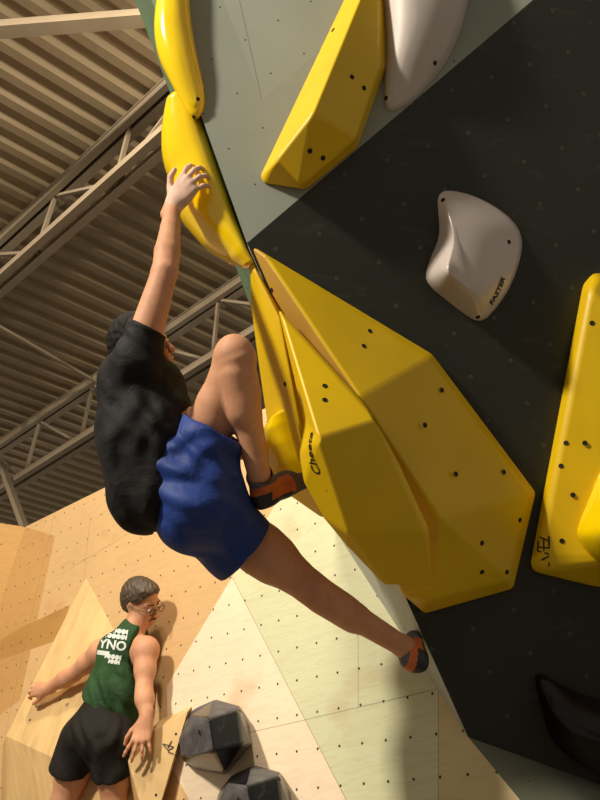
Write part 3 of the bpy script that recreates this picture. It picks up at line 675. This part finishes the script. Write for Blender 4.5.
# ------------------------------------------------------------------ climber in the black shirt
def climber():
    HD = (hit(grip, 182, 190)[0]-O)@FF-.085; 
    J = dict(head=P(143, 350, 2.52), neck=P(143, 368, 2.47), ch=P(146, 396, 2.42), shR=P(136, 364, 2.36), shL=P(152, 380, 2.56), elR=P(165, 272, 2.44), wrR=P(173, 206, HD),
             pel=P(196, 494, 2.36), hipR=P(196, 476, 2.40), hipL=P(212, 512, 2.44), knR=P(237, 359, 2.34), anR=P(259, 474, 2.35), knL=P(311, 588, 2.50), anL=P(404, 647, 2.58))
    J['elL'] = P(182, 448, 2.62); J['wrL'] = P(252, 452, 2.70)
    allp = np.array(list(J.values())); f = Field(allp.min(0)-.2, allp.max(0)+.2, .0055)
    # trunk
    f.cap(J['ch'], J['pel'], .095, .115, k=.04); f.cap(J['shR'], J['shL'], .06, .06, k=.05); f.cap(J['ch'], J['ch']*.5+J['pel']*.5, .105, .10, k=.04)
    f.cap(J['neck'], J['head'], .055, .052, k=.03)
    fw = cdir(.88, .22, .36); up = cdir(-.20, .95, .1)
    q, A_ = head(f, J['head'], fw, up, .98)
    # arms
    a, b, c = J['shR'], J['elR'], J['wrR']; rt = cdir(1, 0, .2)
    f.cap(a, b, .058, .043, k=.02); f.cap(a*.6+b*.4+rt*.012, a*.3+b*.7+rt*.008, .040, .036, k=.012)
    f.cap(b, b*.72+c*.28, .043, .044, k=.006); f.cap(b*.72+c*.28, b*.35+c*.65, .044, .034, k=.006); f.cap(b*.35+c*.65, c, .034, .027, k=.006); f.ell(b-rt*.014-np.array([0, 0, .004]), .030, k=.015)
    tips = hand(f, J['wrR'], cdir(.58, .80, .05), cdir(-.25, .15, .95), cdir(-.85, .50, 0), L=.215, curls=(.30, .50, .35), spread=.34, tang=1.0, tcurl=-.1, rw=.026)
    a, b, c = J['shL'], J['elL'], J['wrL']; f.cap(a, b, .052, .040, k=.03); f.cap(b, c, .040, .026, k=.02)
    hand(f, c, un(c-b), cdir(0, .5, .8), cdir(.2, .9, 0), L=.185, curls=(.6, .6, .4))
    # legs
    leg_bits(f, J['hipR'], J['knR']+cdir(-.6, 0, -.4)*.02, J['knR']+cdir(-.6, 0, -.4)*.021, .078, .054, .05, .05, cdir(0, 0, 1)); leg_bits(f, J['knR']+cdir(-.3, .8, 0)*.03, J['knR'], J['anR'], .05, .056, .037, .064, cdir(-.75, 0, .75)*1.8, kc=.010); f.ell(J['knR']+cdir(.2, 1, .5)*.010, (.045), k=.03)
    leg_bits(f, J['hipL'], J['knL'], J['anL'], .095, .055, .036, .058, cdir(-.3, -.5, .75)); 
    f.cap(J['anR'], J['anR']+cdir(.4, -.8, -.5)*.03, .034, .028, k=.01); f.cap(J['anL'], J['anL']+cdir(.5, -.6, -.2)*.04, .036, .034, k=.02)
    hand_c = J['wrR']+cdir(.6, .78, -.12)*.1
    body = fmesh('person', f, [M['skin'], M['chalk_skin']], matfn=lambda c_: (np.linalg.norm(c_-hand_c, axis=1) < .112).astype(int))
    tag(body, 'climber in black T-shirt and blue shorts hanging from the overhang by the right hand', 'person')
    eyes(body, q, .98); hair(body, q, A_, .98, M['hair'], thick=.016, fringe=.055)
    # shirt
    lo, hi = allp.min(0)-.25, allp.max(0)+.2; g = Field(P(130, 440, 2.4)-.60, P(150, 440, 2.4)+.55, .007)
    g.cap(P(136, 380, 2.42), P(156, 388, 2.48), .105, .095, k=.06); g.cap(P(141, 396, 2.42), P(146, 440, 2.38), .125, .145, k=.06); g.cap(P(146, 440, 2.38), P(152, 492, 2.33), .145, .138, k=.06)
    g.cap(P(147, 384, 2.46), P(167, 420, 2.42), .075, .088, k=.05); g.cap(J['shL'], J['shL']*.5+J['elL']*.5, .075, .075, k=.04); g.cap(P(120, 380, 2.46), P(116, 424, 2.42), .055, .055, k=.05)
    s0, s1 = J['shR'], J['elR']; sl = s0+(s1-s0)*.40
    g.cap(P(130, 376, 2.42), s0, .082, .072, k=.05); g.cap(s0, sl, .072, .064, k=.03); g.cap(sl, sl+(s1-s0)*.25, .064, .062, k=.01)
    ax = un(s1-s0); g.cut(P(148, 327, 2.33), cdir(.45, .89, 0), .006, lo=sl, hi=.19)
    g.cap(sl+ax*.015, sl+ax*.2, .057, .057, k=.004, op='sub')
    for i, (x, y, d_, ang, am, fr) in enumerate(((130, 420, 2.3, (.9, -.3, .2), .005, 10), (140, 470, 2.25, (.95, .2, 0), .006, 9), (165, 430, 2.25, (.6, .7, 0), .005, 11), (125, 360, 2.3, (.5, .8, .2), .004, 14), (150, 400, 2.28, (.8, -.4, 0), .005, 9), (135, 510, 2.25, (.9, .3, 0), .005, 9))):
        g.fold(P(x, y, d_), cdir(*ang), am, fr, i*1.7, .24)
    for x, y, ang, am, fr, ph in ((118, 450, (.97, .15, 0), .006, 8, .3), (160, 410, (.9, -.45, 0), .006, 10, 1.2), (140, 500, (.98, .1, 0), .007, 9, 2.2), (172, 400, (.75, .6, 0), .005, 13, .5)):
        g.fold(P(x, y, 2.26), cdir(*ang), am, fr, ph, .16)
    hn = cdir(.97, -.24, -.1); hp = P(172, 480, 2.3); g.cut(hp, hn, .006, lo=P(175, 480, 2.35), hi=.42)
    g.cap(P(176, 500, 2.36), P(215, 545, 2.33), .126, .118, k=.004, op='sub')
    fmesh('t_shirt', g, M['tee'], body)
    # shorts
    g = Field(P(205, 495, 2.35)-.42, P(205, 495, 2.35)+.42, .006)
    g.cap(P(178, 468, 2.34), P(200, 498, 2.35), .128, .135, k=.05); g.cap(P(196, 505, 2.26), P(188, 520, 2.28), .110, .10, k=.06)
    g.cap(P(196, 488, 2.33), P(214, 425, 2.36), .128, .100, k=.05); g.cap(P(214, 425, 2.36), P(222, 395, 2.37), .100, .095, k=.03)
    g.cap(P(206, 510, 2.36), P(238, 545, 2.42), .132, .120, k=.05); g.cap(P(238, 545, 2.42), P(262, 566, 2.46), .115, .112, k=.03)
    an_ = un(J['knR']-J['hipR']); g.cut(P(216, 430, 2.34), cdir(.475, .88, 0), .005, lo=P(222, 394, 2.34), hi=.22)
    a2 = cdir(.74, -.66, -.1); g.cut(P(243, 555, 2.42), a2, .005, lo=P(262, 570, 2.45), hi=.30)
    g.cap(P(210, 440, 2.36), P(232, 368, 2.38), .088, .080, k=.003, op='sub'); g.cap(P(232, 540, 2.40), P(290, 580, 2.48), .092, .085, k=.003, op='sub')
    g.cut(P(166, 455, 2.34), cdir(-.93, .36, 0), .006)
    for i, (x, y, d_, ang, am, fr) in enumerate(((190, 460, 2.2, (.2, .9, 0), .005, 10), (215, 480, 2.2, (.5, .8, 0), .005, 9), (180, 500, 2.2, (.3, .9, 0), .004, 11), (225, 530, 2.25, (.8, .3, 0), .005, 9), (200, 440, 2.2, (-.4, .8, 0), .004, 11))):
        g.fold(P(x, y, d_), cdir(*ang), am, fr, i*2.1, .2)
    for x, y, ang, am, fr, ph in ((185, 440, (.35, .93, 0), .006, 13, .3), (215, 455, (.55, .83, 0), .005, 14, 1.2), (240, 500, (.9, .4, 0), .006, 12, 2.2), (190, 540, (.5, .85, 0), .005, 12, .5), (170, 480, (.1, .99, 0), .005, 14, .5)):
        g.fold(P(x, y, 2.24), cdir(*ang), am, fr, ph, .15)
    fmesh('shorts', g, M['blue'], body)
    climbing_shoe(body, P(262, 506, 2.38), P(314, 480, 2.56), cdir(-.45, .85, .25), .2, ankle=J['anR']+cdir(.1, -.9, -.2)*.005)
    climbing_shoe(body, P(424, 664, 2.56), P(414, 636, 2.72), cdir(-.85, .35, -.2), .2, ankle=J['anL']+cdir(.8, -.5, -.2)*.02)
    return body
climber()
# ------------------------------------------------------------------ climber in the green shirt
def second():
    D = 3.72
    J = dict(head=P(143, 603, 3.93), neck=P(133, 628, 3.88), ch=P(123, 656, 3.84), shR=P(146, 650, 3.76), shL=P(101, 652, 3.96), elR=P(144, 690, 3.62), wrR=P(146, 719, 3.50),
             elL=P(74, 674, 4.02), wrL=P(47, 689, 4.08), pel=P(103, 724, 3.66), hipR=P(114, 738, 3.58), hipL=P(86, 734, 3.68), knR=P(114, 802, 3.50), knL=P(62, 804, 3.56), anR=P(112, 900, 3.26), anL=P(54, 895, 3.34))
    allp = np.array(list(J.values())); f = Field(allp.min(0)-.17, allp.max(0)+.17, .006)
    dn = np.array([0, 0, -1.0])
    f.cap(J['ch'], J['pel'], .110, .112, k=.05, flat=(cdir(-.2, 0, 1), .85)); f.cap(J['shR']*.85+J['shL']*.15, J['shR']*.15+J['shL']*.85, .068, .066, k=.06); f.cap(J['neck']+dn*.04, J['head']+dn*.04, .062, .056, k=.03)
    fw = cdir(.85, -.22, .48); up = cdir(.16, .95, .15); q, A_ = head(f, J['head']+cdir(-.1, 0, 0)*.01, fw, up, 1.04)
    for s_, rt in (('R', cdir(1, 0, 0)), ('L', cdir(0, -1, 0))):
        a, b, c = J['sh'+s_], J['el'+s_], J['wr'+s_]
        f.ell(a, .066, k=.03); f.cap(a, a*.5+b*.5, .058, .050, k=.03); f.cap(a*.5+b*.5, b, .050, .040, k=.03); f.cap(b, b*.68+c*.32, .041, .042, k=.02); f.cap(b*.68+c*.32, c, .042, .027, k=.03)
    hand(f, J['wrR'], cdir(-.12, -.75, .60), cdir(0, .6, .8), cdir(-.9, .1, 0), L=.205, curls=(.15, .2, .2), spread=.42, tang=.8)
    hand(f, J['wrL'], cdir(-.85, -.15, -.35), cdir(-.1, .55, .8), cdir(-.1, -.9, .2), L=.19, curls=(.4, .6, .4), spread=.15, tang=.7)
    bk = cdir(0, -.2, 1)
    leg_bits(f, J['hipR'], J['knR'], J['anR'], .092, .058, .038, .060, bk); leg_bits(f, J['hipL'], J['knL'], J['anL'], .092, .058, .038, .060, bk)
    body = fmesh('person', f, [M['skin']]); tag(body, 'climber in green sleeveless shirt and black shorts, with glasses, pressed against the plywood wall', 'person')
    body['label'] = 'climber in green sleeveless shirt, black shorts and glasses, leaning on the plywood wall'
    eyes(body, q, 1.04); hair(body, q, A_, 1.04, M['hair2'], thick=.010, fringe=.050, side=.01)
    fw, up, sd = A_
    g = Field(q(.1, -.045, 0)-.05, q(.1, -.045, 0)+.05, .0025); g.cap(q(.102, -.046, -.004), q(.090, -.054, -.026), .006, .003, k=.003); g.cap(q(.102, -.046, .004), q(.090, -.054, .026), .006, .003, k=.003)
    fmesh('moustache', g, M['hair2'], body)
    g = Field(q(.085, .02, 0)-.07, q(.085, .02, 0)+.07, .0025)
    for z in (-1, 1): g.cap(q(.094, .028, .014*z), q(.080, .031, .048*z), .0045, .003, k=.002)
    fmesh('eyebrow', g, M['hair2'], body)
    # glasses: rims, bridge, temples
    gl = bpy.data.objects.new('glasses', None)
    g = Field(q(.05, 0, 0)-.12, q(.05, 0, 0)+.12, .0028)
    for z in (-1, 1):
        K = 20; cc = q(.108, .0, .034*z); pts = [cc+sd*.022*math.cos(2*math.pi*i/K)+up*.016*math.sin(2*math.pi*i/K) for i in range(K+1)]
        for i in range(K): g.cap(pts[i], pts[i+1], .0022, k=.0)
        g.cap(q(.108, .006, .055*z), q(.06, .006, .080*z), .0022, k=0); g.cap(q(.06, .006, .080*z), q(-.005, .008, .088*z), .0022, k=0)
    g.cap(q(.110, .006, -.012), q(.110, .006, .012), .002, k=0); bpy.data.objects.remove(gl)
    fmesh('glasses', g, M['print'], body, smooth=0)
    # sleeveless shirt
    g = Field(J['ch']-.5, J['ch']+.5, .0065)
    g.cap(P(125, 656, 3.84), P(112, 700, 3.74), .138, .142, k=.05, flat=(cdir(-.2, 0, 1), .92)); g.cap(P(112, 700, 3.74), P(101, 735, 3.67), .143, .152, k=.05, flat=(cdir(-.2, 0, 1), .94))
    g.cap(P(140, 645, 3.80), P(108, 650, 3.92), .078, .078, k=.05); g.cap(J['neck']+dn*.06, J['neck']+dn*.01, .075, .070, k=.04)
    nd = un(J['head']-J['neck']); g.cut(J['neck']+nd*.035, nd, .006, lo=J['neck']+nd*.06, hi=.10)
    sr = J['shR']+cdir(.6, -.25, .2)*.035; g.cut(J['shR']+cdir(-.30, 0, 0)*.06, cdir(.93, .10, .35), .008, lo=J['shR'], hi=.13)
    g.cut(J['shL']+cdir(.35, 0, 0)*.04, cdir(-.93, .10, -.2), .008, lo=J['shL'], hi=.12)
    g.cut(P(103, 716, 3.6), cdir(-.42, -.90, 0), .006)
    g.cap(P(98, 742, 3.66), P(92, 770, 3.6), .132, .13, k=.003, op='sub', flat=(cdir(-.2, 0, 1), .88))
    for i, (x, y, d_, ang, am, fr) in enumerate(((110, 700, 3.55, (.8, .5, 0), .008, 11), (128, 680, 3.6, (.9, .2, 0), .007, 12), (100, 690, 3.6, (.9, .5, 0), .007, 13), (120, 655, 3.65, (.5, .8, 0), .004, 14))):
        g.fold(P(x, y, d_), cdir(*ang), am, fr, i*1.9, .22)
    sh = fmesh('sleeveless_shirt', g, M['green'], body)
    bv = bvh_of(sh)
    def proj_text(t_, x, y, ang, size, **k): return lettering2(body, bv, t_, x, y, ang, size, **k)
    proj_text('IYNO', 111, 645, -8, .062); proj_text('MMMMM', 117, 631, -8, .028); proj_text('MMMMM', 116, 636.5, -8, .028)
    proj_text('iiiiiiiiii', 103, 653, -8, .028); proj_text('MMMM', 113, 657, -8, .026); proj_text('MMM', 114, 662, -8, .024)
    # shorts
    g = Field(J['pel']-.45, J['pel']+.35, .0065)
    g.cap(P(104, 718, 3.68), P(101, 736, 3.64), .128, .136, k=.05); g.cap(P(88, 735, 3.62), P(112, 740, 3.57), .115, .115, k=.04)
    g.cap(P(82, 740, 3.66), P(64, 785, 3.58), .112, .098, k=.03); g.cap(P(112, 742, 3.58), P(114, 788, 3.52), .115, .100, k=.03)
    g.cut(P(66, 770, 3.6), cdir(-.2, -.95, 0), .005, lo=P(62, 790, 3.6), hi=.17); g.cut(P(114, 772, 3.56), cdir(.12, -.98, 0), .005, lo=P(116, 792, 3.56), hi=.165)
    g.cut(P(103, 706, 3.6), cdir(.35, .93, 0), .005)
    for c_, k_ in ((J['hipL'], J['knL']), (J['hipR'], J['knR'])): g.cap(c_*.45+k_*.55, k_*1.2-c_*.2, .084, .08, k=.003, op='sub')
    for i, (x, y, d_, ang, am, fr) in enumerate(((85, 750, 3.5, (.8, .5, 0), .006, 13), (115, 755, 3.45, (.9, -.3, 0), .006, 12))): g.fold(P(x, y, d_), cdir(*ang), am, fr, i*1.9, .22)
    fmesh('shorts', g, M['blackshort'], body)
    for s_ in 'RL':
        an = J['an'+s_]; climbing_shoe(body, an+np.array([0, -.03, -.085]), an+np.array([.03, .20, -.07]), np.array([0, 0, 1.0]), .2, ankle=an+np.array([0, 0, -.01]))
    return body
def lettering2(par, bv, text, x, y, ang, size, mat=None):
    loc, no, *_ = bv.ray_cast(Vector(O), Vector(ray(x, y)).normalized())
    if loc is None: print('TEXT MISS', text); return
    loc, no = np.array(loc), np.array(no)
    d2 = P(x+math.cos(math.radians(ang))*5, y-math.sin(math.radians(ang))*5, (loc-O)@FF); no = -un(ray(x, y)); a = d2-loc; a -= no*(a@no); a = un(a); b = np.cross(no, a)
    cu = bpy.data.curves.new('txt', 'FONT'); cu.body = text; cu.size = size; cu.align_x = 'CENTER'; cu.align_y = 'CENTER'; cu.offset = .002; cu.resolution_u = 3
    ob = bpy.data.objects.new('txt', cu); COL.objects.link(ob); dg = bpy.context.evaluated_depsgraph_get(); dg.update(); me = ob.evaluated_get(dg).to_mesh()
    bm = bmesh.new(); bm.from_mesh(me); bmesh.ops.triangulate(bm, faces=bm.faces[:]); bmesh.ops.subdivide_edges(bm, edges=[e for e in bm.edges if e.calc_length() > .02], cuts=2, use_grid_fill=False)
    bm.verts.index_update(); V = []; F = [[v.index for v in f_.verts] for f_ in bm.faces]; ok = []
    for v in bm.verts:
        q = loc+a*v.co.x+b*v.co.y; h_, n_, *_ = bv.ray_cast(Vector(q+no*.15), Vector(-no), .3); ok.append(h_ is not None); V.append((np.array(h_) if h_ is not None else q)+no*.003)
    F = [f_ for f_ in F if all(ok[i] for i in f_)]; bm.free(); bpy.data.objects.remove(ob); bpy.data.curves.remove(cu)
    if F: mk('shirt_print', V, F, mat or M['white_print'], par)
second()
